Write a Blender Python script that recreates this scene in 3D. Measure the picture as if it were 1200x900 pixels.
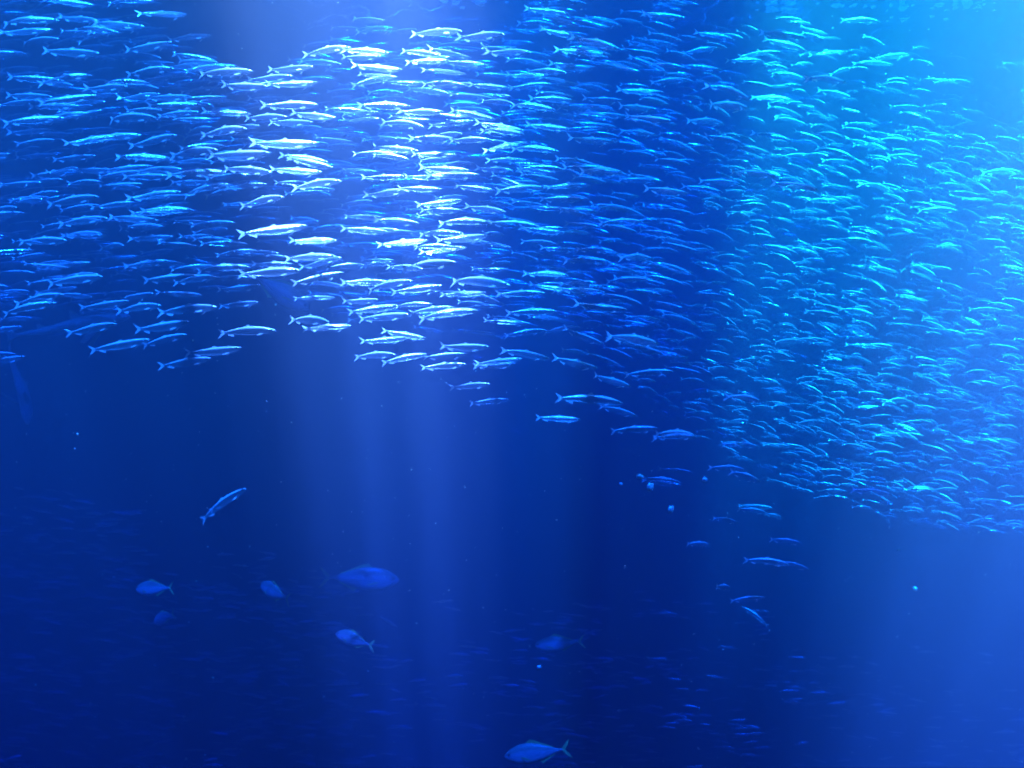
import bpy, bmesh, math, random
from mathutils import Vector, Matrix, Euler, noise
random.seed(11)
R = math.radians
S = bpy.context.scene
for o in list(bpy.data.objects):
    bpy.data.objects.remove(o)

# ------------------------------------------------------------------ camera
CAMZ = 4.0
PITCH = 4.0
F = 942.0                       # focal length in pixels of the 1200 px wide photograph
cam = bpy.data.cameras.new("camera")
camo = bpy.data.objects.new("camera", cam)
S.collection.objects.link(camo)
camo.location = (0, 0, CAMZ)
camo.rotation_euler = (R(90 + PITCH), 0, 0)
cam.sensor_width = 36.0
cam.lens = 36.0 * F / 1200.0
cam.clip_start = 0.05
cam.clip_end = 200
cam.dof.use_dof = True
cam.dof.focus_distance = 4.4
cam.dof.aperture_fstop = 2.8
S.camera = camo
S.render.resolution_x, S.render.resolution_y = 1024, 768

# ------------------------------------------------------------------ light
SUN_EL, SUN_AZ = R(60), R(181)          # azimuth: where the sun stands, from +Y (ahead) to +X (right)
w = bpy.data.worlds.new("World")
S.world = w
w.use_nodes = True
nt = w.node_tree
nt.nodes.clear()
out = nt.nodes.new("ShaderNodeOutputWorld")
bg = nt.nodes.new("ShaderNodeBackground")
sky = nt.nodes.new("ShaderNodeTexSky")
sky.sky_type = 'NISHITA'
sky.sun_disc = False
sky.sun_elevation = SUN_EL
sky.sun_rotation = SUN_AZ
bg.inputs["Strength"].default_value = 0.05
nt.links.new(sky.outputs[0], bg.inputs[0])
nt.links.new(bg.outputs[0], out.inputs[0])

sl = bpy.data.lights.new("sun", 'SUN')
sl.energy = 5.0
sl.angle = R(0.6)
sl.color = (1.0, 0.97, 0.93)
so = bpy.data.objects.new("sun", sl)
S.collection.objects.link(so)
d = Vector((math.sin(SUN_AZ) * math.cos(SUN_EL), math.cos(SUN_AZ) * math.cos(SUN_EL), math.sin(SUN_EL)))
so.rotation_euler = d.to_track_quat('Z', 'Y').to_euler()
so.location = d * 40

S.view_settings.view_transform = 'Standard'
S.view_settings.look = 'None'
S.view_settings.gamma = 1.0
S.view_settings.exposure = 7.9
S.render.engine = 'CYCLES'
cy = S.cycles
cy.use_denoising = True
try:
    cy.denoiser = 'OPENIMAGEDENOISE'
    cy.denoising_input_passes = 'RGB_ALBEDO_NORMAL'
except Exception:
    pass
cy.max_bounces = 5
cy.diffuse_bounces = 2
cy.glossy_bounces = 3
cy.transmission_bounces = 3
cy.volume_bounces = 0
cy.transparent_max_bounces = 24
cy.sample_clamp_indirect = 6.0
cy.sample_clamp_direct = 0.0

# ------------------------------------------------------------------ helpers
COL = S.collection
CR = camo.rotation_euler.to_matrix()
CAM = Vector((0, 0, CAMZ))


def ray(px, py):
    return CR @ Vector(((px - 600) / F, (450 - py) / F, -1.0))


def at(px, py, depth):
    """Point of the tank seen at photograph pixel (px, py), `depth` metres in front of the lens."""
    return CAM + ray(px, py) * depth


def link(name, me, parent=None, mats=()):
    o = bpy.data.objects.new(name, me)
    COL.objects.link(o)
    if parent is not None:
        o.parent = parent
    return o


def tag(o, label=None, cat=None, group=None, kind=None):
    if label: o["label"] = label
    if cat: o["category"] = cat
    if group: o["group"] = group
    if kind: o["kind"] = kind
    return o


def mesh(name, vs, fs, mat=None, smooth=True, uvs=None):
    me = bpy.data.meshes.new(name)
    me.from_pydata([tuple(v) for v in vs], [], fs)
    if mat: me.materials.append(mat)
    if smooth:
        me.polygons.foreach_set("use_smooth", [True] * len(me.polygons))
    if uvs:
        lay = me.uv_layers.new(name="UVMap")
        for l in me.loops:
            lay.data[l.index].uv = uvs[l.vertex_index]
    me.update()
    return me


def box(x0, x1, y0, y1, z0, z1):
    vs = [(x, y, z) for z in (z0, z1) for y in (y0, y1) for x in (x0, x1)]
    fs = [(0, 2, 3, 1), (4, 5, 7, 6), (0, 1, 5, 4), (2, 6, 7, 3), (0, 4, 6, 2), (1, 3, 7, 5)]
    return vs, fs


class NT:
    def __init__(self, name):
        self.m = bpy.data.materials.new(name)
        self.m.use_nodes = True
        self.t = self.m.node_tree
        self.t.nodes.clear()
        self.o = self.t.nodes.new("ShaderNodeOutputMaterial")

    def n(self, kind, **kw):
        nd = self.t.nodes.new(kind)
        for k, v in kw.items():
            if k.startswith("i_"):
                nd.inputs[k[2:].replace("_", " ")].default_value = v
            else:
                setattr(nd, k, v)
        return nd

    def l(self, a, b):
        self.t.links.new(a, b)


# ------------------------------------------------------------------ materials
def fish_material(name, back, flank, belly, rough=0.33, metal=0.9, clear=0.0, splits=(0.30, 0.74, 0.90)):
    k = NT(name)
    p = k.n("ShaderNodeBsdfPrincipled")
    uv = k.n("ShaderNodeUVMap")
    sep = k.n("ShaderNodeSeparateXYZ")
    k.l(uv.outputs[0], sep.inputs[0])
    tc = k.n("ShaderNodeTexCoord")
    nz = k.n("ShaderNodeTexNoise", i_Scale=60.0, i_Detail=3.0)
    k.l(tc.outputs["Object"], nz.inputs["Vector"])
    add = k.n("ShaderNodeMath", operation='MULTIPLY_ADD')
    add.inputs[1].default_value = 0.10
    k.l(nz.outputs[0], add.inputs[0])
    k.l(sep.outputs["Y"], add.inputs[2])
    cr = k.n("ShaderNodeValToRGB")
    e = cr.color_ramp.elements
    e[0].position = splits[0]; e[0].color = (*belly, 1)
    e[1].position = splits[0] + 0.12; e[1].color = (*flank, 1)
    x = e.new(splits[1]); x.color = (*flank, 1)
    x = e.new(splits[2]); x.color = (*back, 1)
    k.l(add.outputs[0], cr.inputs[0])
    mr = k.n("ShaderNodeValToRGB")
    e = mr.color_ramp.elements
    e[0].position = splits[0]; e[0].color = (metal * .6,) * 3 + (1,)
    e[1].position = splits[0] + 0.12; e[1].color = (metal,) * 3 + (1,)
    x = e.new(splits[1]); x.color = (metal,) * 3 + (1,)
    x = e.new(min(.99, splits[2] + .03)); x.color = (metal * .25,) * 3 + (1,)
    k.l(add.outputs[0], mr.inputs[0])
    # scales: fine cells that break the mirror of the flank
    vo = k.n("ShaderNodeTexVoronoi", i_Scale=110.0)
    mp = k.n("ShaderNodeMapping")
    mp.inputs["Scale"].default_value = (0.8, 1, 1)
    k.l(tc.outputs["Object"], mp.inputs[0])
    k.l(mp.outputs[0], vo.inputs["Vector"])
    bp = k.n("ShaderNodeBump", i_Strength=0.3, i_Distance=0.002)
    k.l(vo.outputs["Distance"], bp.inputs["Height"])
    info = k.n("ShaderNodeObjectInfo")
    mix = k.n("ShaderNodeMix", data_type='RGBA', blend_type='MULTIPLY')
    mix.inputs[0].default_value = 1.0
    vr = k.n("ShaderNodeMapRange")
    vr.inputs["To Min"].default_value = 0.78
    vr.inputs["To Max"].default_value = 1.0
    k.l(info.outputs["Random"], vr.inputs[0])
    cmb = k.n("ShaderNodeCombineColor")
    for i in range(3): k.l(vr.outputs[0], cmb.inputs[i])
    k.l(cr.outputs[0], mix.inputs[6]); k.l(cmb.outputs[0], mix.inputs[7])
    k.l(mix.outputs[2], p.inputs["Base Color"])
    k.l(mr.outputs[0], p.inputs["Metallic"])
    p.inputs["Roughness"].default_value = rough
    k.l(bp.outputs[0], p.inputs["Normal"])
    if clear:                           # the flanks of small silver fish let light through
        al = k.n("ShaderNodeMapRange")
        al.inputs[1].default_value = .66; al.inputs[2].default_value = .86
        al.inputs[3].default_value = 1 - clear; al.inputs[4].default_value = 1
        k.l(sep.outputs["Y"], al.inputs[0])
        k.l(al.outputs[0], p.inputs["Alpha"])
    k.l(p.outputs[0], k.o.inputs[0])
    return k.m


def fin_material(name, col, alpha=0.75, rough=0.35):
    k = NT(name)
    p = k.n("ShaderNodeBsdfPrincipled")
    tc = k.n("ShaderNodeTexCoord")
    wv = k.n("ShaderNodeTexNoise", i_Scale=90.0)
    k.l(tc.outputs["Object"], wv.inputs["Vector"])
    cr = k.n("ShaderNodeValToRGB")
    cr.color_ramp.elements[0].color = tuple(c * .7 for c in col) + (1,)
    cr.color_ramp.elements[1].color = tuple(col) + (1,)
    k.l(wv.outputs[0], cr.inputs[0])
    k.l(cr.outputs[0], p.inputs["Base Color"])
    p.inputs["Roughness"].default_value = rough
    p.inputs["Metallic"].default_value = 0.25
    p.inputs["Alpha"].default_value = alpha
    k.l(p.outputs[0], k.o.inputs[0])
    return k.m


def plain(name, col, rough=0.5, metal=0.0, var=0.25, scale=6.0):
    k = NT(name)
    p = k.n("ShaderNodeBsdfPrincipled")
    tc = k.n("ShaderNodeTexCoord")
    nz = k.n("ShaderNodeTexNoise", i_Scale=scale, i_Detail=5.0)
    k.l(tc.outputs["Object"], nz.inputs["Vector"])
    cr = k.n("ShaderNodeValToRGB")
    cr.color_ramp.elements[0].position = .3
    cr.color_ramp.elements[1].position = .7
    cr.color_ramp.elements[0].color = tuple(c * (1 - var) for c in col) + (1,)
    cr.color_ramp.elements[1].color = tuple(min(1, c * (1 + var)) for c in col) + (1,)
    k.l(nz.outputs[0], cr.inputs[0])
    k.l(cr.outputs[0], p.inputs["Base Color"])
    p.inputs["Roughness"].default_value = rough
    p.inputs["Metallic"].default_value = metal
    k.l(p.outputs[0], k.o.inputs[0])
    return k.m


def tinted_filter(name, col):
    k = NT(name)
    t = k.n("ShaderNodeBsdfTransparent")
    t.inputs[0].default_value = (*col, 1)
    k.l(t.outputs[0], k.o.inputs[0])
    return k.m


M = dict(
    sardine=fish_material("sardine_skin", (.80, .84, .86), (.84, .88, .92), (.88, .90, .92), .22, .85, clear=.70, splits=(.30, .70, .84)),  # pale matt back puts the ridge highlight into the skin colour
    eye=plain("fish_eye", (.03, .035, .04), .12, 0, .1, 40),
    fin=fin_material("fin_membrane", (.88, .90, .92), .9, .3),
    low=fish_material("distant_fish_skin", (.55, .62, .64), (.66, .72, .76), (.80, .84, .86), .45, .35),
    jack=fish_material("jack_skin", (.16, .30, .26), (.60, .68, .74), (.80, .84, .88), .4, .35, splits=(.30, .60, .80)),
    yellow=fin_material("yellow_fin", (.74, .95, .28), 1.0),
    shark=fish_material("shark_skin", (.42, .52, .50), (.58, .66, .64), (.74, .78, .76), .6, .0),
    sharkfin=fin_material("shark_fin_skin", (.34, .40, .40), 1.0, .6),
    scale=plain("loose_scale", (.80, .98, .82), .45, .4, .06, 30),
    wall=plain("tank_wall_paint", (.03, .07, .14), .8, 0, .3, 1.3),
    floor=plain("tank_floor_sand", (.16, .18, .18), .9, 0, .3, 4.0),
    seam_bar=plain("seam_bar_paint", (.35, .37, .38), .6, 0, .15, 3.0),
    glints=plain("glint_white", (.85, .88, .88), .5, 0, .05, 20),
)

# ------------------------------------------------------------------ the tank: water, surface, floor, walls, and an unseen light filter above
SURF = CAMZ + 3.0
X0, X1, Y0, Y1, ZF = -9.5, 9.5, -2.5, 14.0, -2.2

vs, fs = box(X0 - .6, X1 + .6, Y0 - .6, Y1 + .6, ZF - 1.0, SURF + 0.25)
k = NT("sea_water_volume")
sc_ = k.n("ShaderNodeVolumeScatter", i_Density=0.08, i_Anisotropy=0.0)
sc_.inputs["Color"].default_value = (0.90, 0.92, 1.0, 1)
ab = k.n("ShaderNodeVolumeAbsorption", i_Density=0.85)
ab.inputs["Color"].default_value = (0.16, 0.42, 0.73, 1)
ad = k.n("ShaderNodeAddShader")
k.l(sc_.outputs[0], ad.inputs[0]); k.l(ab.outputs[0], ad.inputs[1])
k.l(ad.outputs[0], k.o.inputs["Volume"])
haze = link("haze", mesh("haze", vs, fs, k.m, False))
tag(haze, "deep blue sea water filling the whole tank", "water", kind="stuff")

# rippled water surface, seen from below
k = NT("water_surface")
fr = k.n("ShaderNodeFresnel", i_IOR=1.33)
tr = k.n("ShaderNodeBsdfTransparent")
gl = k.n("ShaderNodeBsdfGlossy", i_Roughness=0.04)
mx = k.n("ShaderNodeMixShader")
k.l(fr.outputs[0], mx.inputs[0]); k.l(tr.outputs[0], mx.inputs[1]); k.l(gl.outputs[0], mx.inputs[2])
k.l(mx.outputs[0], k.o.inputs[0])
nx, ny = 300, 250
vs, fs = [], []
for j in range(ny + 1):
    for i in range(nx + 1):
        x = X0 + (X1 - X0) * i / nx
        y = Y0 + (Y1 - Y0) * j / ny
        z = SURF + .035 * noise.noise(Vector((x * 1.1, y * 1.3, 0))) + .022 * noise.noise(Vector((x * 2.9, y * 3.3, 4))) + .012 * noise.noise(Vector((x * 6, y * 6, 9)))
        vs.append((x, y, z))
for j in range(ny):
    for i in range(nx):
        a = j * (nx + 1) + i
        fs.append((a, a + 1, a + nx + 2, a + nx + 1))
ws = link("water_surface", mesh("water_surface", vs, fs, k.m))
tag(ws, "rippled underside of the water surface at the top of the tank", "water surface", kind="structure")

def on_surface(px, py):
    r = ray(px, py)
    return CAM + r * ((SURF - .03 - CAMZ) / r.z)


k = NT("surface_glint")  # white flecks added as glints of the rippled surface
df = k.n("ShaderNodeBsdfDiffuse"); df.inputs[0].default_value = (.88, .9, .9, 1)
tl = k.n("ShaderNodeBsdfTranslucent"); tl.inputs[0].default_value = (.88, .9, .9, 1)
mx = k.n("ShaderNodeMixShader")
k.l(df.outputs[0], mx.inputs[1]); k.l(tl.outputs[0], mx.inputs[2]); k.l(mx.outputs[0], k.o.inputs[0])
rf = random.Random(5)
vs, fs = [], []
for px, py, wx, wy, num in ((918, 11, 26, 3, 16), (1128, 8, 30, 5, 18), (990, 6, 60, 4, 7), (1070, 22, 60, 6, 8), (560, 4, 40, 4, 14)):
    for i in range(num):
        c = on_surface(px + rf.gauss(0, wx * .5), py + rf.gauss(0, wy * .5))
        r = rf.choice((.008, .012, .012, .018, .028)); n0 = len(vs)
        for q, zz in ((1.0, 0), (.62, -.6)):
            for a in range(7):
                an = a * math.tau / 7
                vs.append(c + Vector((math.cos(an) * r * q * rf.uniform(.8, 1.5), math.sin(an) * r * q * rf.uniform(.7, 1.1), zz * r)))
        for a in range(7):
            b_ = (a + 1) % 7
            fs.append((n0 + a, n0 + b_, n0 + 7 + b_, n0 + 7 + a))
        fs.append(tuple(n0 + a for a in range(7))); fs.append(tuple(n0 + 13 - a for a in range(7)))
tag(link("surface_glints", mesh("surface_glints", vs, fs, k.m)), "white flecks standing in for ripple glints at the water surface", "glints", kind="stuff")

# sand floor as one gently uneven sheet
vs, fs = [], []
n = 60
for j in range(n + 1):
    for i in range(n + 1):
        x = X0 - .3 + (X1 - X0 + .6) * i / n
        y = Y0 - .3 + (Y1 - Y0 + .6) * j / n
        vs.append((x, y, ZF + .12 * noise.noise(Vector((x * .5, y * .5, 2)))))
for j in range(n):
    for i in range(n):
        a = j * (n + 1) + i
        fs.append((a, a + 1, a + n + 2, a + n + 1))
tag(link("tank_floor", mesh("tank_floor", vs, fs, M["floor"])), "pale sand floor of the tank lost in dark blue water", "floor", kind="structure")
TOPW = SURF + 1.25
for nm, b, lab in (
    ("tank_wall_back", (X0, X1, Y1, Y1 + .3, ZF - .4, SURF + .15), "dark far wall of the tank behind the school"),
    ("tank_wall_front", (X0, X1, Y0 - .3, Y0, ZF - .4, SURF + .15), "dark near wall of the tank behind the viewer"),
    ("tank_wall_left", (X0 - .3, X0, Y0 - .3, Y1 + .3, ZF - .4, SURF + .15), "dark wall of the tank on the left"),
    ("tank_wall_right", (X1, X1 + .3, Y0 - .3, Y1 + .3, ZF - .4, SURF + .15), "dark wall of the tank on the right")):
    vs, fs = box(*b)
    tag(link(nm, mesh(nm, vs, fs, M["wall"], False)), lab, "wall", kind="structure")

# unseen filter added over the tank: tinted panes that shape the light shafts
def shaft_filter(name, col, edge, x0, x1, y0, y1, soft, low):
    """A clear pane whose rim is grimed over: full colour in the middle, `edge` colour at the border."""
    k = NT(name)
    t = k.n("ShaderNodeBsdfTransparent")
    tc = k.n("ShaderNodeTexCoord")
    sp = k.n("ShaderNodeSeparateXYZ")
    nz = k.n("ShaderNodeTexNoise", i_Scale=1.6, i_Detail=4.0)
    k.l(tc.outputs["Object"], nz.inputs["Vector"])
    wob = k.n("ShaderNodeVectorMath", operation='MULTIPLY_ADD')
    wob.inputs[1].default_value = (soft * .9,) * 3
    k.l(nz.outputs["Color"], wob.inputs[0]); k.l(tc.outputs["Object"], wob.inputs[2])
    k.l(wob.outputs[0], sp.inputs[0])
    prev = None
    for ax, lo, hi in (("X", x0, x1), ("Y", y0, y1)):
        for e0, e1 in ((lo + soft * .2, lo + soft * 1.6), (hi, hi - soft)):
            mr = k.n("ShaderNodeMapRange", interpolation_type='SMOOTHSTEP')
            mr.inputs[1].default_value = e0; mr.inputs[2].default_value = e1
            k.l(sp.outputs[ax], mr.inputs[0])
            if prev is None: prev = mr.outputs[0]
            else:
                mm = k.n("ShaderNodeMath", operation='MULTIPLY')
                k.l(prev, mm.inputs[0]); k.l(mr.outputs[0], mm.inputs[1]); prev = mm.outputs[0]
    streak = k.n("ShaderNodeTexNoise", i_Scale=3.2, i_Detail=3.0)  # streaked tint added to split the shaft into rays
    smp = k.n("ShaderNodeMapping")
    smp.inputs["Scale"].default_value = (1.3, .22, 1) if low > .3 else (.62, .40, 1)
    k.l(tc.outputs["Object"], smp.inputs[0])
    k.l(smp.outputs[0], streak.inputs["Vector"])
    sm = k.n("ShaderNodeMapRange")
    sm.inputs[1].default_value = .40 if low > .3 else .46; sm.inputs[2].default_value = .58; sm.inputs[3].default_value = low
    k.l(streak.outputs[0], sm.inputs[0])
    mm = k.n("ShaderNodeMath", operation='MULTIPLY')
    k.l(prev, mm.inputs[0]); k.l(sm.outputs[0], mm.inputs[1])
    mx = k.n("ShaderNodeMix", data_type='RGBA')
    mx.inputs[6].default_value = (*edge, 1); mx.inputs[7].default_value = (*col, 1)
    k.l(mm.outputs[0], mx.inputs[0])
    k.l(mx.outputs[2], t.inputs[0])
    k.l(t.outputs[0], k.o.inputs[0])
    return k.m


BLUE = (.0008, .043, .064)
PALE = (.013, .088, .108)
DARK = (.0005, .002, .009)
dim = tinted_filter("blue_filter", BLUE)
dark = tinted_filter("dark_filter", DARK)  # added filter that keeps the near water unlit
pale = tinted_filter("pale_filter", PALE)
dimmer = tinted_filter("deep_blue_filter", tuple(c * .26 for c in BLUE))
light_filter = bpy.data.objects.new("light_filter", None)
COL.objects.link(light_filter)
light_filter.location = (0, 0, SURF + .9)
tag(light_filter, "unseen filter added above the tank to shape its light shafts", "light_filter", kind="structure")
off = d.to_2d() * ((SURF + .9 - CAMZ) / d.z)          # the sun's slant between the light filter and the lens height
XS = (-13, -1.22, .3, 1.15, 6.5, 14)
WHITE, LILAC, CYAN = (.74, .56, .42), (1, .92, .58), (.06, 1.0, .36)
COLUMNS = (  # for each filter strip: where its panes begin and end, how each tints light
    ((-9, 2.3, 4.7, 22), (dark, pale, dimmer)),
    ((-9, 2.3, 3.05, 5.2, 22), (dark, pale, (WHITE, .5), dim)),
    ((-9, 2.3, 22), (dark, dim)),
    ((-9, 1.7, 3.7, 7.3, 22), (dark, (LILAC, .55), (CYAN, .8), dim)),
    ((-9, 2.3, 22), (dark, dim)))
for i, (ys, panes) in enumerate(COLUMNS):
    for j, m in enumerate(panes):
        x0, x1, y0, y1 = XS[i] + off.x, XS[i + 1] + off.x, ys[j] + off.y, ys[j + 1] + off.y
        if isinstance(m, tuple):
            m = shaft_filter("shaft_filter_pane", m[0], PALE if i == 1 else BLUE, x0, x1, y0, y1, m[1], .5 if i == 1 else .4)
        vs = [(x0 + .004, y0 + .004, 0), (x1 - .004, y0 + .004, 0), (x1 - .004, y1 - .004, 0), (x0 + .004, y1 - .004, 0)]
        link("filter_pane", mesh("filter_pane", vs, [(0, 1, 2, 3)], m, False), light_filter)
        if j:                            # bar added to block stray light at the pane joint
            vs, fs = box(x0, x1, y0 - .03, y0 + .03, .008, .08)
            link("light_seam_bar", mesh("light_seam_bar", vs, fs, M["seam_bar"], False), light_filter)
    if i:
        vs, fs = box(x0 - .03, x0 + .03, ys[0] + off.y, ys[-1] + off.y, .004, .09)
        link("light_seam_bar", mesh("light_seam_bar", vs, fs, M["seam_bar"], False), light_filter)

# ------------------------------------------------------------------ fish meshes
SARD = [(t, h * .84, w_) for t, h, w_ in [(0, .004, .5), (.02, .022, .58), (.06, .040, .56), (.12, .057, .52), (.20, .071, .49), (.30, .081, .47), (.42, .085, .46),
        (.54, .079, .45), (.66, .064, .45), (.77, .044, .45), (.85, .028, .45), (.90, .021, .42)]]
JACK = [(0, .006, .5), (.02, .035, .5), (.06, .066, .48), (.12, .100, .46), (.20, .130, .44), (.30, .148, .42), (.42, .142, .40),
        (.54, .116, .40), (.65, .078, .42), (.75, .042, .46), (.83, .020, .6), (.88, .015, .7)]
SHRK = [(0, .008, 1.1), (.03, .026, 1.2), (.08, .044, 1.15), (.14, .056, 1.05), (.22, .064, 1.0), (.32, .066, .95), (.42, .060, .92),
        (.52, .048, .9), (.62, .036, .88), (.72, .026, .85), (.82, .019, .8), (.90, .014, .7)]


class Bend:
    """Spine of a swimming fish: lateral swing s, vertical arch a. x runs from the snout (+.5) to the tail tip (-.5)."""
    def __init__(self, s=0.0, a=0.0, ph=0.0, tilt=0.0):
        self.s, self.a, self.ph, self.tilt = s, a, ph, tilt

    def __call__(self, t, y, z):
        x = .5 - t
        yc = self.s * (t ** 2) * math.sin(2.6 * t + self.ph)
        zc = self.a * (1 - (2 * t - 1) ** 2) - self.a * .55 + self.tilt * t * t
        # the section leans with the arch, so that backs stay smooth
        sl = self.a * 4 * (2 * t - 1)
        return Vector((x + z * sl * .6, y + yc, z + zc))


def body_mesh(prof, bend, seg=12, mat=None, name="body", keel=1.08):
    vs, fs, uv = [], [], []
    n = len(prof)
    for t, h, wr in prof:
        for j in range(seg):
            a = 2 * math.pi * j / seg
            z = math.sin(a) * h
            if z < 0: z *= keel
            y = math.cos(a) * h * wr
            y *= 1 - .18 * max(0, math.sin(a)) ** 3
            vs.append(bend(t, y, z)); uv.append((t, .5 + .5 * math.sin(a)))
    for i in range(n - 1):
        for j in range(seg):
            a, b = i * seg + j, i * seg + (j + 1) % seg
            fs.append((a, b, b + seg, a + seg))
    fs.append(tuple(range(seg))[::-1])
    fs.append(tuple((n - 1) * seg + j for j in range(seg)))
    return vs, fs, uv


def plate(outline, bend, th, tf=lambda p: p):
    """A fin: outline points (t, z) given thickness th, following the spine."""
    vs, fs = [], []
    n = len(outline)
    for s in (1, -1):
        for t, z in outline:
            vs.append(tf(bend(t, s * th, z)))
    fs.append(tuple(range(n)))
    fs.append(tuple(range(2 * n - 1, n - 1, -1)))
    for i in range(n):
        j = (i + 1) % n
        fs.append((j, i, n + i, n + j))
    return vs, fs


def tail_outline(t0, t1, hr, ht, fork):
    up = [(t0, hr), (t0 + (t1 - t0) * .45, ht * .55), (t1, ht), (t1 - .006, ht * .82), (t0 + (t1 - t0) * .62, ht * .34), (t0 + (t1 - t0) * (1 - fork), 0)]
    lo = [(t, -z) for t, z in up[:-1]][::-1]
    return up + lo


def tail_plate(t0, t1, hr, ht, fork, bend, th):
    """Two convex lobes, so that the fork triangulates cleanly."""
    vs, fs = [], []
    for s in (1, -1):
        o = [(t0 - .01, s * hr), (t0 - .01, 0), (t0 + (t1 - t0) * (1 - fork), 0), (t0 + (t1 - t0) * .66, s * ht * .42), (t1, s * ht), (t0 + (t1 - t0) * .55, s * ht * .74)]
        a, b = plate(o if s > 0 else o[::-1], bend, th)
        k0 = len(vs)
        vs += a; fs += [tuple(i + k0 for i in f) for f in b]
    return vs, fs


def eye_mesh(bend, side, t, z, y, r):
    vs, fs = [], []
    n = 8
    c = (t, side * y, z)
    rings = [(0.0, .55), (.6, .4), (1.0, 0)]
    vs.append(bend(c[0], c[1] + side * r * .5, c[2]))
    for q, hgt in rings[1:]:
        for j in range(n):
            a = 2 * math.pi * j / n
            vs.append(bend(c[0] + math.cos(a) * r * q, c[1] + side * r * .5 * hgt, c[2] + math.sin(a) * r * q))
    for j in range(n):
        k_ = (j + 1) % n
        fs.append((0, 1 + j, 1 + k_) if side > 0 else (0, 1 + k_, 1 + j))
        fs.append((1 + j, 1 + n + j, 1 + n + k_, 1 + k_) if side > 0 else (1 + j, 1 + k_, 1 + n + k_, 1 + n + j))
    return vs, fs


def side_fin(bend, side, t, z, y, ln, wd, droop, th):
    o = [(0, 0), (ln * .35, wd * .5), (ln, wd * .25), (ln * .8, -wd * .35), (ln * .25, -wd * .4)]
    vs, fs = [], []
    for s in (1, -1):
        for a, b in o:
            q = bend(t + a, side * (y + a * .45) , z - a * droop + b)
            vs.append(q + Vector((0, s * th, 0)))
    n = len(o)
    fs.append(tuple(range(n))); fs.append(tuple(range(2 * n - 1, n - 1, -1)))
    for i in range(n):
        j = (i + 1) % n
        fs.append((j, i, n + i, n + j))
    return vs, fs


def fish_kit(kind, bend):
    """Meshes of one bent fish: [(part name, mesh)], the body first. Unit length."""
    if kind == "sardine":
        prof, mat, fin, tail = SARD, M["sardine"], M["fin"], M["fin"]
    else:
        prof, mat, fin, tail = JACK, M["jack"], M["yellow"], M["yellow"]
    v, f, u = body_mesh(prof, bend, 14)
    kit = [(kind, mesh(kind + "_body", v, f, mat, True, u))]
    if kind == "sardine":
        v, f = tail_plate(.90, 1.0, .020, .082, .62, bend, .004)
        kit.append(("tail_fin", mesh("tail_fin", v, f, tail, False)))
        v, f = plate([(.43, .066), (.455, .094), (.475, .096), (.53, .066), (.50, .060)], bend, .003)
        kit.append(("dorsal_fin", mesh("dorsal_fin", v, f, fin, False)))
        v, f = plate([(.72, -.050), (.735, -.085), (.83, -.045), (.83, -.026)], bend, .003)
        kit.append(("anal_fin", mesh("anal_fin", v, f, fin, False)))
        for s in (1, -1):
            v, f = side_fin(bend, s, .21, -.048, .032, .10, .03, .35, .002)
            kit.append(("pectoral_fin", mesh("pectoral_fin", v, f, fin, False)))
            v, f = eye_mesh(bend, s, .070, .010, .0262, .017)
            kit.append(("eye", mesh("eye", v, f, M["eye"])))
    else:
        v, f = tail_plate(.875, 1.0, .016, .135, .72, bend, .005)
        kit.append(("tail_fin", mesh("tail_fin", v, f, tail, False)))
        v, f = plate([(.34, .140), (.40, .185), (.46, .175), (.60, .112), (.74, .058), (.74, .040), (.60, .090), (.46, .128)], bend, .003)
        kit.append(("dorsal_fin", mesh("dorsal_fin", v, f, fin, False)))
        v, f = plate([(.52, -.128), (.56, -.175), (.62, -.130), (.75, -.060), (.75, -.042), (.62, -.09)], bend, .003)
        kit.append(("anal_fin", mesh("anal_fin", v, f, fin, False)))
        for s in (1, -1):
            v, f = side_fin(bend, s, .25, -.03, .058, .15, .026, .25, .002)
            kit.append(("pectoral_fin", mesh("pectoral_fin", v, f, fin, False)))
            v, f = eye_mesh(bend, s, .075, .022, .036, .02)
            kit.append(("eye", mesh("eye", v, f, M["eye"])))
    return kit


def place(mid, fwd, L, roll=0.0, wide=1.0):
    """World matrix of a fish of length L whose middle is at `mid`, swimming along `fwd`."""
    x = fwd.normalized()
    up = Vector((0, 0, 1)) if abs(x.z) < .97 else Vector((0, 1, 0))
    y = up.cross(x).normalized()
    z = x.cross(y)
    m = Matrix((x, y, z)).transposed()
    m = m @ Matrix.Rotation(roll, 3, 'X')
    return Matrix.Translation(mid) @ m.to_4x4() @ Matrix.Diagonal((L, L * wide, L, 1))


def from_pixels(tx, ty, hx, hy, L, yaw, depth=None):
    """Middle, heading and depth of a fish of length L seen from tail pixel to head pixel, turned `yaw` out of the picture plane."""
    px = math.hypot(hx - tx, hy - ty)
    if depth is None:
        depth = max(3.05, F * L * math.cos(yaw) / px)
    a, b = at(tx, ty, depth), at(hx, hy, depth)
    flat = (b - a)
    ln = flat.length
    away = ray((tx + hx) / 2, (ty + hy) / 2).normalized()
    fwd = flat.normalized() * math.cos(yaw) + away * math.sin(yaw)
    return (a + b) / 2, fwd, depth, ln / math.cos(yaw)


BENDS = [Bend(s, a, ph, tl) for s, a, ph, tl in (
    (.00, .018, 0, 0), (.14, .030, 0, 0), (-.14, .024, 0, .01), (.20, .012, .5, .02), (-.20, .034, .5, -.01),
    (.08, .050, 0, .02), (-.08, .004, 0, .04), (.16, .040, 1.0, -.03), (-.16, .060, 1.0, 0), (.05, -.012, 0, .05))]
KITS = [fish_kit("sardine", b) for b in BENDS]

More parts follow.
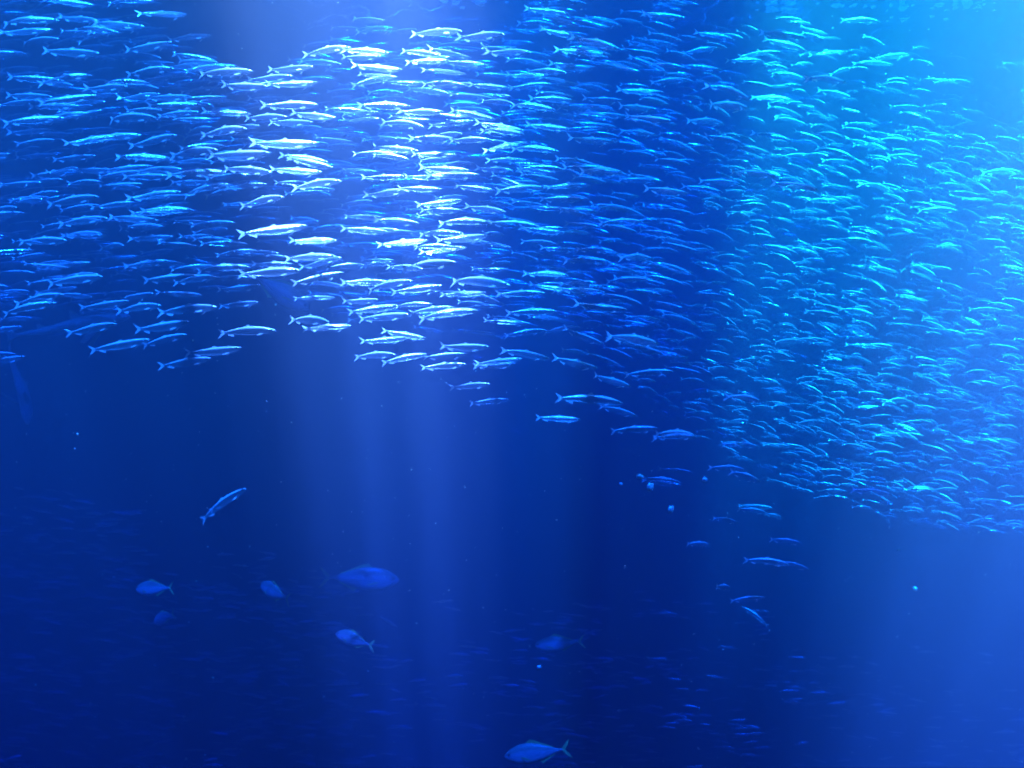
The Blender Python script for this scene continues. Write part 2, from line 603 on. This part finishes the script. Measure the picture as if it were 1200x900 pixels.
# ------------------------------------------------------------------ where the fish swim
# tail x, tail y, head x, head y as seen in thirds of a pixel from the corner named first
SIGHT = [
 (0, 0, """165 5 320 18;300 12 440 6;0 40 105 45;60 62 165 62;20 85 200 70;195 55 350 75;325 92 510 95;0 112 160 108;260 107 420 113;420 70 520 60;
500 58 640 50;345 155 465 148;590 140 740 125;432 183 605 150;150 190 350 188;340 205 470 200;30 262 165 262;145 285 305 265;40 280 215 285;445 258 605 240;
618 220 770 222;675 245 840 235;705 270 890 248;490 295 620 268;555 270 700 262;370 298 460 275;280 310 455 305;630 325 775 310;20 345 185 340;150 370 325 338;
300 355 420 340;410 342 560 330;510 355 675 340;0 378 95 375;110 385 275 372;0 410 110 412;150 410 300 398;320 408 430 400;380 420 555 412;410 440 530 420;
560 415 700 392;525 380 700 370;665 360 780 362;770 360 890 368;720 390 870 400;865 280 1030 268;935 250 1100 235;1050 215 1200 225;1060 185 1230 165;870 350 1005 345;
1000 345 1120 330;940 300 1110 292;770 305 940 305;920 370 1110 368;860 415 1010 410;945 440 1100 430;1015 400 1180 415;30 465 185 460;210 470 330 455;335 465 460 460;
320 490 490 475;240 500 400 480;450 515 620 475;30 440 215 415;690 470 870 450;800 500 910 465;890 480 1010 465;660 495 770 500;580 545 770 525;740 550 870 540;
860 515 1000 510;60 560 200 545;190 570 335 548;330 575 440 555;420 560 590 555;110 625 260 600;250 600 400 600;380 605 530 585;520 600 640 598;435 630 600 620;
590 615 790 605;600 650 740 640;0 640 100 630;230 655 320 650;160 720 350 690;360 675 440 668;450 695 625 675;650 690 800 645;790 660 935 648;870 680 980 685;
830 720 1000 690;1020 655 1200 635;790 600 960 605;950 605 1130 605;985 545 1150 570;720 555 950 540;1010 560 1170 590;880 510 1110 505;35 795 135 780;200 790 380 765;
380 775 560 775;410 810 545 803;470 755 620 742;500 740 670 738;680 795 780 785;850 835 1070 795;680 820 800 810;1020 845 1180 845;60 850 240 845;230 835 360 830;
450 850 610 832;620 850 740 830;490 890 610 880;850 895 980 890"""),
 (400, 0, """40 75 150 72;50 105 190 98;245 120 420 108;400 130 570 122;0 175 165 185;0 205 140 200;215 185 350 195;310 182 450 205;500 180 665 185;645 38 795 48;
620 80 755 90;855 70 985 92;700 105 850 135;800 128 970 170;685 210 760 185;750 185 930 190;730 230 880 245;875 215 990 245;1060 55 1200 62;1065 145 1180 160;
165 235 260 215;230 228 380 212;360 215 510 230;40 240 210 245;40 295 190 268;230 310 380 330;285 295 440 300;580 260 720 265;650 245 790 255;590 310 735 295;
450 305 590 310;835 285 950 305;755 295 875 325;970 320 1125 325;1085 290 1220 280;95 325 225 328;60 370 240 375;85 345 220 345;0 405 130 395;195 390 360 395;
365 360 495 370;385 395 540 420;490 355 600 362;600 370 750 385;555 415 660 400;660 345 820 355;850 350 990 355;760 385 900 375;870 400 1000 410;970 380 1100 385;
1000 415 1150 425;130 425 290 445;310 450 460 425;470 440 640 460;490 460 640 470;650 445 800 455;790 450 920 450;800 490 960 500;975 465 1110 475;970 480 1060 510;
130 490 260 495;240 490 400 490;380 495 520 490;500 530 650 500;600 525 760 530;640 495 740 505;20 500 95 525;110 525 270 530;250 550 400 545;420 550 540 545;
510 570 660 565;680 560 790 580;750 560 890 580;260 590 400 575;270 595 445 600;470 590 600 600;625 590 780 595;780 595 930 590;830 605 990 605;975 630 1110 635;
70 630 220 620;170 640 300 630;300 625 480 615;550 625 670 635;545 670 715 660;720 660 870 650;75 685 235 670;200 670 350 665;400 660 540 670;270 725 420 705;
430 725 575 745;280 740 420 740;50 745 170 755;115 775 270 785;0 810 160 815;345 785 520 780;520 785 690 795;570 765 690 790;625 805 780 820;275 825 430 820;
340 850 510 830;0 860 130 860;130 870 300 845;275 885 435 870;650 730 770 735;770 740 900 745;700 705 850 700;660 685 770 690;1060 670 1220 680;1060 720 1170 730;
910 780 1060 780;915 795 1040 815;1050 810 1180 830;1060 870 1180 885;700 875 830 880;830 875 960 885"""),
 (800, 0, """0 65 40 65;45 105 180 140;0 185 135 168;155 205 285 215;280 115 420 130;290 130 435 180;450 185 575 182;560 70 690 75;655 210 800 190;510 265 600 235;
600 225 730 225;200 190 310 188;310 185 405 185;0 238 130 245;130 255 235 270;60 275 140 275;80 295 240 350;100 295 195 300;245 340 380 350;310 262 430 275;
420 275 580 290;470 315 600 345;690 320 780 325;690 300 780 295;725 375 840 378;0 360 75 395;60 360 170 410;80 360 240 380;20 415 150 435;75 475 210 505;
300 375 420 410;320 415 440 440;245 465 380 495;370 490 470 515;440 440 550 460;450 470 570 480;560 445 670 475;570 435 670 445;690 490 800 498;820 490 910 495;
180 515 310 540;0 555 70 575;340 550 450 545;500 505 600 515;600 505 720 525;480 520 590 550;710 550 850 555;910 550 980 550;165 600 330 620;340 605 430 650;
480 570 600 570;60 630 210 650;0 650 135 675;310 640 480 670;490 650 600 665;430 700 560 710;500 680 600 725;150 755 260 750;0 685 65 700;620 640 750 680;
370 740 480 750;60 800 180 845;380 795 450 810;450 770 560 790;490 840 590 860;540 790 630 845;0 850 105 875;270 860 400 890;830 740 970 740;890 355 980 355;
950 445 1040 430;1050 605 1200 605"""),
 (0, 300, """0 75 45 80;75 55 145 60;175 105 365 70;215 45 285 45;210 15 320 15;325 20 435 8;435 38 590 18;500 30 650 28;510 92 690 70;620 60 705 58;
600 90 765 72;700 50 870 38;825 85 940 55;840 65 1050 50;890 28 1030 30;1000 10 1180 0;1050 40 1200 5;1035 100 1200 60;765 125 910 105;370 135 485 128;
45 165 220 135;20 200 190 165;280 190 450 160;395 190 570 172;550 200 765 178;770 185 910 162;1000 220 1160 230;1030 155 1140 145;1130 190 1240 180;1070 265 1230 245;
-60 270 75 250;170 285 250 275;228 275 410 238;465 270 668 232;325 340 520 295;500 315 655 275;765 270 965 260;650 350 845 325;555 390 740 360;-90 350 50 345;
-60 380 88 355;740 895 860 815"""),
 (400, 300, """60 40 175 20;205 45 400 20;450 15 530 5;485 35 608 22;640 55 795 68;800 55 890 80;785 15 940 20;940 30 1070 70;970 5 1100 10;1095 25 1170 50;
0 95 165 92;95 120 250 85;390 88 590 100;180 135 350 105;350 140 505 130;545 135 710 130;760 125 915 125;930 90 1065 80;0 165 130 155;30 205 195 175;
240 200 395 180;410 160 535 180;65 230 235 205;275 220 475 190;580 200 755 195;530 225 660 240;745 215 830 240;800 195 880 220;820 175 1000 190;145 270 295 290;
75 305 225 290;575 280 715 260;710 265 835 250;430 270 540 275;345 325 515 320;780 260 920 310;930 280 1120 310;1100 290 1170 330;920 320 1000 345;40 355 190 345;
145 375 295 345;290 360 440 345;280 395 435 380;470 385 630 362;465 395 610 380;440 355 500 358;560 335 730 360;740 365 900 395;860 345 980 385;890 420 1020 460;
1000 420 1160 405;380 465 520 450;455 520 585 505;760 495 985 515;900 530 1040 562;685 575 840 575;580 605 635 625;1065 490 1130 525;950 620 1110 605;1105 630 1250 630;
1115 745 1230 760;1060 780 1190 795;1060 795 1185 805"""),
 (800, 300, """425 195 555 210;640 695 750 695;750 705 845 710;390 585 510 585;580 285 680 290;580 315 685 320;310 300 430 300;820 380 935 405;1010 185 1125 190;700 515 800 505;
475 830 575 825;590 730 680 735;85 740 220 750;150 755 280 795;300 785 395 815;140 660 270 670;280 665 380 670;20 475 100 470;0 550 110 555;-100 635 45 635;
550 185 680 210;560 145 650 200;430 265 510 265;0 200 75 210;0 430 70 440;530 500 620 505;200 880 310 885;120 35 220 70;590 820 740 840;140 490 280 510"""),
]
LONE = [  # stragglers under the school: tail, head in photograph pixels, with a label each
    (235, 610, 287, 572, "lone sardine climbing nose up in the dark water left of centre", .0),
    (865, 596, 900, 601, "left one of two touching sardines just under the hanging tip of the school", .35),
    (896, 602, 920, 608, "right one of two touching sardines just under the hanging tip of the school", .6),
    (835, 607, 867, 613, "small sardine swimming alone beside the pair below the school", .5),
    (804, 637, 833, 638, "short blue sardine seen half end on, leftmost below the school", .8),
    (903, 632, 941, 637, "lone sardine with a bright nose between the pairs below the school", .4),
    (872, 657, 925, 661, "sardine with a pale forked tail leading a touching pair low on the right", .1),
    (912, 657, 950, 668, "sardine tilted nose down overlapping the tail of its partner low right", .3),
    (839, 687, 857, 689, "tiny sardine seen nearly head on above the bright arched fish", 1.15),
    (855, 704, 896, 700, "sardine with a brightly lit arched back, lowest of the right stragglers", .2),
    (898, 732, 872, 712, "sardine turned tail down under the brightly arched one", .3),
    (989, 681, 1004, 676, "small curled sardine glinting alone below the right cloud of fish", .9),
]

kit_i = 0


def tilt_word(tx, ty, hx, hy):
    a = math.degrees(math.atan2(ty - hy, abs(hx - tx) + 1e-6))
    if a > 8: return "climbing nose up"
    if a > 2.5: return "tilted slightly up"
    if a < -14: return "diving nose down"
    if a < -3: return "tilted slightly down"
    return "swimming level"


def zone_word(x, y):
    if y > 395 and x < 800: return "at the school's lower edge"
    if x < 290: return "in the left wing"
    if x < 610: return "in the white light shaft"
    if x < 830: return "between the light shafts"
    if x > 930 and y < 300: return "in the right light shaft"
    return "in the right cloud"


seen_labels = {}
ONES = "zero one two three four five six seven eight nine ten eleven twelve thirteen fourteen fifteen sixteen seventeen eighteen nineteen".split()
TENS = "x x twenty thirty forty fifty sixty seventy eighty ninety".split()


def word(n):
    n = max(0, min(99, n))
    return ONES[n] if n < 20 else TENS[n // 10] + ("-" + ONES[n % 10] if n % 10 else "")


def sardine_label(tx, ty, hx, hy):
    x, y = (tx + hx) / 2, (ty + hy) / 2
    tw, zw = tilt_word(tx, ty, hx, hy), zone_word(x, y)
    for dx, dy in ((0, 0), (0, 1), (1, 0), (0, -1), (-1, 0)):
        s = f"sardine {tw} {zw}, {word(round(x / 12) + dx)} percent across, {word(round(y / 9) + dy)} down"
        if s not in seen_labels:
            break
    seen_labels[s] = 1
    return s


def add_fish(kit, mat4, label, cat, group):
    root = link(kit[0][0], kit[0][1])
    root.matrix_world = mat4
    tag(root, label, cat, group)
    for nm, me in kit[1:]:
        link(nm, me, root)
    return root


cands = []      # (pixel length, tail, head)
for ox, oy, txt in SIGHT:
    for q in txt.replace("\n", "").split(";"):
        a, b, c, e_ = (float(v) for v in q.split())
        t = (ox + a / 3, oy + b / 3, ox + c / 3, oy + e_ / 3)
        cands.append((math.hypot(t[2] - t[0], t[3] - t[1]), t))
cands.sort(key=lambda q: -q[0])


def draw_yaw(x):
    if x < 620: return random.gauss(-.05, .22)
    return random.gauss(.12, .30)


far_list = []   # fish of the school past the 300 that show largest: (matrix, bend index)
n_ind = 0
for k_, (pl, t) in enumerate(cands):
    yaw = max(-.7, min(.7, draw_yaw(t[0])))
    L = .20 * random.uniform(.90, 1.10)
    mid, fwd, dep, L = from_pixels(*t, L, yaw)
    L *= 1.06
    right = t[0] > 760
    bi = random.choice((0, 1, 2, 4, 5, 7, 8) if right else (0, 1, 2, 3, 4, 6, 6, 9, 9, 3))
    m4 = place(mid, fwd, L, random.gauss(0, .13), random.uniform(.85, 1.1))
    if n_ind < 288:
        add_fish(KITS[bi], m4, sardine_label(*t), "fish", "sardines of the big school")
        n_ind += 1
    else:
        far_list.append((m4, bi))
for tx, ty, hx, hy, lab, yaw in LONE:
    mid, fwd, dep, L = from_pixels(tx, ty, hx, hy, .17, yaw)
    add_fish(KITS[random.choice((0, 5, 1))], place(mid, fwd, L * 1.05, random.gauss(0, .1)), lab, "fish", "sardines straying below the school")

# ---- the rest of the school, fish by fish but in one object
def lower_edge(x):
    pts = [(-140, 420), (150, 385), (300, 350), (400, 395), (560, 420), (700, 440), (790, 500), (860, 545), (960, 590), (1060, 620), (1400, 650)]
    for (a, b), (c, e_) in zip(pts, pts[1:]):
        if a <= x <= c: return b + (e_ - b) * (x - a) / (c - a)
    return 400


def upper_edge(x):
    pts = [(-140, -30), (180, -20), (260, 70), (330, 60), (400, 10), (560, 20), (640, -20), (780, -30), (900, 5), (1050, 40), (1400, 70)]
    for (a, b), (c, e_) in zip(pts, pts[1:]):
        if a <= x <= c: return b + (e_ - b) * (x - a) / (c - a)
    return 0


def flow(x, y):
    """Tilt of the school in the picture, degrees, nose up positive."""
    if x < 500: return 7 - 7 * x / 500
    return -14 * min(1, (x - 500) / 350)


cnt = 0
while cnt < 2950:                       # the dense right hand cloud
    x = random.uniform(700, 1380); y = random.uniform(0, 650)
    if x < 700 + random.random() * 260: continue
    if not upper_edge(x) + 10 < y < lower_edge(x) - 6: continue
    if y < 150 and random.random() < (.65 if x > 930 else .4): continue
    tl = R(flow(x, y) + random.gauss(0, 9))
    dep = random.uniform(4.2, 6.9)
    if at(x, y, dep).z > SURF - .15: continue
    yaw = random.gauss(.15, .5)
    if random.random() < .12: yaw = random.uniform(-1.5, 1.5)
    L = random.uniform(.115, .16)
    away = ray(x, y).normalized()
    fl = CR @ Vector((math.cos(tl), math.sin(tl), 0))
    fwd = fl * math.cos(yaw) + away * math.sin(yaw)
    far_list.append((place(at(x, y, dep), fwd, L, random.gauss(0, .3), random.uniform(.85, 1.1)), random.choice((0, 1, 2, 4, 5, 7, 8))))
    cnt += 1
cnt = 0
while cnt < 1260:                       # behind the near fish on the left and in the middle
    x = random.uniform(-110, 800) if cnt < 1120 else random.gauss(470, 110); y = random.uniform(-10, 440)
    if not upper_edge(x) + 20 < y < lower_edge(x) - 22: continue
    if 380 < y and random.random() < .4: continue
    tl = R(flow(x, y) + random.gauss(0, 5))
    dep = random.uniform(3.5, 5.2) if x < 300 else random.uniform(3.7, 6.6)
    if at(x, y, dep).z > SURF - .15: continue
    yaw = random.gauss(0, .33)
    L = random.uniform(.18, .22)
    away = ray(x, y).normalized()
    fl = CR @ Vector((math.cos(tl), math.sin(tl), 0))
    fwd = fl * math.cos(yaw) + away * math.sin(yaw)
    far_list.append((place(at(x, y, dep), fwd, L, random.gauss(0, .2), random.uniform(.85, 1.1)), random.choice((0, 1, 2, 3, 4, 6, 9))))
    cnt += 1


def low_fish(bend):
    v, f, u = body_mesh([SARD[i] for i in (0, 2, 4, 6, 8, 9, 11)], bend, 8)
    tv, tf = tail_plate(.90, 1.0, .020, .082, .62, bend, .004)
    n0 = len(v)
    return [*v, *tv], [*f, *[tuple(i + n0 for i in q) for q in tf]], u + [(.95, .8)] * len(tv)


LOW = [low_fish(b) for b in BENDS]


def joined(name, items, mat):
    vs, fs, uv = [], [], []
    for m4, bi in items:
        v, f, u = LOW[bi]
        n0 = len(vs)
        vs += [m4 @ q for q in v]
        fs += [tuple(i + n0 for i in q) for q in f]
        uv += u
    return mesh(name, vs, fs, mat, True, uv)


school = link("sardine_school", joined("sardine_school", far_list, M["sardine"]))
tag(school, "farther mass of small silver sardines filling the school behind the nearer ones", "fish school", kind="stuff")

# ---- the dim second school low in the dark water
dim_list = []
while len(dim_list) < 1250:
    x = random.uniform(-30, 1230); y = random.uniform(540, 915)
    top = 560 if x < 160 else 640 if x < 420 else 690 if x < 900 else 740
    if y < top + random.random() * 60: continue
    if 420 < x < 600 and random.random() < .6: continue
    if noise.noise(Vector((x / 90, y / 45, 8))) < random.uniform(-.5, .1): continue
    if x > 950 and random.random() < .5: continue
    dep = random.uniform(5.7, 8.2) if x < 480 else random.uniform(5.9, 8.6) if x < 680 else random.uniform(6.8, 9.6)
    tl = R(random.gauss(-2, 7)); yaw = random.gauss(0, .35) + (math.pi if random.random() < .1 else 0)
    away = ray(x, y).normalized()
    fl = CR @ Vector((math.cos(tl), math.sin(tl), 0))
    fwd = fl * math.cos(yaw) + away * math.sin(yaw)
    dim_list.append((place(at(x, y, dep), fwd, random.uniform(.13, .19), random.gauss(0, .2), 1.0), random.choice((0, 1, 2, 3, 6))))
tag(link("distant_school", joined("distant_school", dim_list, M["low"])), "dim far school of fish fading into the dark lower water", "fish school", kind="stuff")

# ------------------------------------------------------------------ bigger fish
JB = [Bend(.06, .01, 0, 0), Bend(-.08, .012, .3, 0)]
JK = [fish_kit("jack", b) for b in JB]
for i, (tx, ty, hx, hy, yaw, dep, lab) in enumerate((
    (376, 677, 466, 679, .1, 5.45, "deep-bodied jack with a forked yellow tail facing right, largest below the school"),
    (684, 752, 628, 756, .25, 4.7, "jack facing left with yellow tail fin, above a glowing speck"),
    (668, 876, 592, 886, .1, 3.7, "jack facing left with bright yellow-green tail at the bottom edge"),
    (205, 689, 156, 690, .5, 4.2, "bluish jack turned half away, leftmost of the dark lower water"),
    (342, 703, 304, 684, .8, 4.4, "dull jack turning away between the leftmost jack and the largest one"),
    (205, 718, 178, 729, .9, 5.0, "faint small jack right under the leftmost one"),
    (440, 757, 393, 742, .5, 5.0, "jack nosing up to the left under the largest one, tail trailing"))):
    mid, fwd, dp, L = from_pixels(tx, ty, hx, hy, .4, yaw, dep)
    add_fish(JK[i % 2], place(mid, fwd, L * 1.03), lab, "fish", "jacks in the dark lower water")


def shark(label, t, depth, yaw, bend, group=None):
    v, f, u = body_mesh(SHRK, bend, 14, keel=.95)
    root = link("shark", mesh("shark_body", v, f, M["shark"], True, u))
    tag(root, label, "shark")
    parts = [("tail_fin", plate([(.88, .014), (1.0, .105), (.985, .06), (.955, .005), (.965, -.045), (.88, -.014)], bend, .004)),
             ("dorsal_fin", plate([(.36, .060), (.44, .135), (.46, .125), (.465, .052)], bend, .005)),
             ("rear_dorsal_fin", plate([(.66, .030), (.71, .070), (.725, .064), (.73, .024)], bend, .004)),
             ("eye", eye_mesh(bend, 1, .075, .012, .046, .008)), ("eye", eye_mesh(bend, -1, .075, .012, .046, .008))]
    for s in (1, -1):
        parts.append(("pectoral_fin", side_fin(bend, s, .23, -.03, .05, .17, .08, .9, .004)))
    for nm, (v, f) in parts:
        link(nm, mesh(nm, v, f, M["eye"] if nm == "eye" else M["sharkfin"], False), root)
    mid, fwd, dp, L = from_pixels(*t, 1.0, yaw, depth)
    root.matrix_world = place(mid, fwd, L)
    return root


shark("dim shark cruising behind the lower left edge of the school, pectoral fin hanging", (10, 395, 145, 372), 4.6, .25, Bend(.10, .0, 0, .02))
shark("slender shark curving straight down at the left edge of the picture", (20, 392, 34, 497), 5.2, .2, Bend(.26, .05, .4, .0))
mid, fwd, dp, L = from_pixels(290, 318, 362, 362, .5, .1, 5.4)
add_fish(JK[0], place(mid, fwd, L), "larger blue jack slanting nose down behind the school left of the light shaft", "fish", None)

# ------------------------------------------------------------------ loose scales and specks drifting in the water
def fleck(r, seed):
    rnd = random.Random(seed)
    bm = bmesh.new()
    bmesh.ops.create_icosphere(bm, subdivisions=2, radius=1)
    for v in bm.verts:
        v.co = v.co * (r * (1 + .35 * noise.noise(v.co * 1.7 + Vector((seed, 0, 0)))))
        v.co.z *= .7
    me = bpy.data.meshes.new("drifting_scale")
    bm.to_mesh(me); bm.free()
    me.materials.append(M["scale"])
    me.polygons.foreach_set("use_smooth", [True] * len(me.polygons))
    return me


for i, (x, y, r, dep, lab) in enumerate((
    (750, 558, 4.5, 3.6, "bright drifting scale left of two sardines at the tip of the school"),
    (762, 571, 5.5, 3.6, "brightest drifting scale right below two sardines at the school tip"),
    (786, 597, 5.0, 3.6, "bluish drifting scale alone under the tip of the school"),
    (826, 562, 3.5, 3.8, "small drifting scale left of the long pair at the school's edge"),
    (632, 782, 3.0, 4.0, "glowing green speck below the left-facing jack with yellow tail"),
    (1072, 690, 3.2, 4.4, "faint greenish speck alone below the right cloud"),
    (728, 567, 2.6, 4.4, "faint blue speck in the dark left of the bright scales"),
    (91, 509, 1.8, 3.0, "tiny white speck in the dark water on the left"))):
    o = link("drifting_scale", fleck(1.0 * r / F * dep, i))
    o.location = at(x, y, dep)
    o.rotation_euler = (random.random() * 3, random.random() * 3, random.random() * 3)
    tag(o, lab, "speck", "loose scales and specks in the water")

vs, fs = [], []
for i in range(900):                       # marine snow, far too small to count
    x, y, dep = random.uniform(-20, 1220), random.uniform(-10, 910), random.uniform(1.6, 6.5)
    r = random.choice((.5, .6, .8, 1.0, 1.5)) / F * dep * .9
    c = at(x, y, dep); n0 = len(vs)
    q = Euler((random.random() * 6, random.random() * 6, 0)).to_matrix()
    for v in ((1, 0, 0), (-1, 0, 0), (0, .8, 0), (0, -.8, 0), (0, 0, .6), (0, 0, -.6)):
        vs.append(c + q @ Vector(v) * r)
    for f in ((0, 2, 4), (2, 1, 4), (1, 3, 4), (3, 0, 4), (2, 0, 5), (1, 2, 5), (3, 1, 5), (0, 3, 5)):
        fs.append(tuple(j + n0 for j in f))
tag(link("marine_snow", mesh("marine_snow", vs, fs, M["scale"])), "fine pale specks drifting everywhere in the water", "particles", kind="stuff")
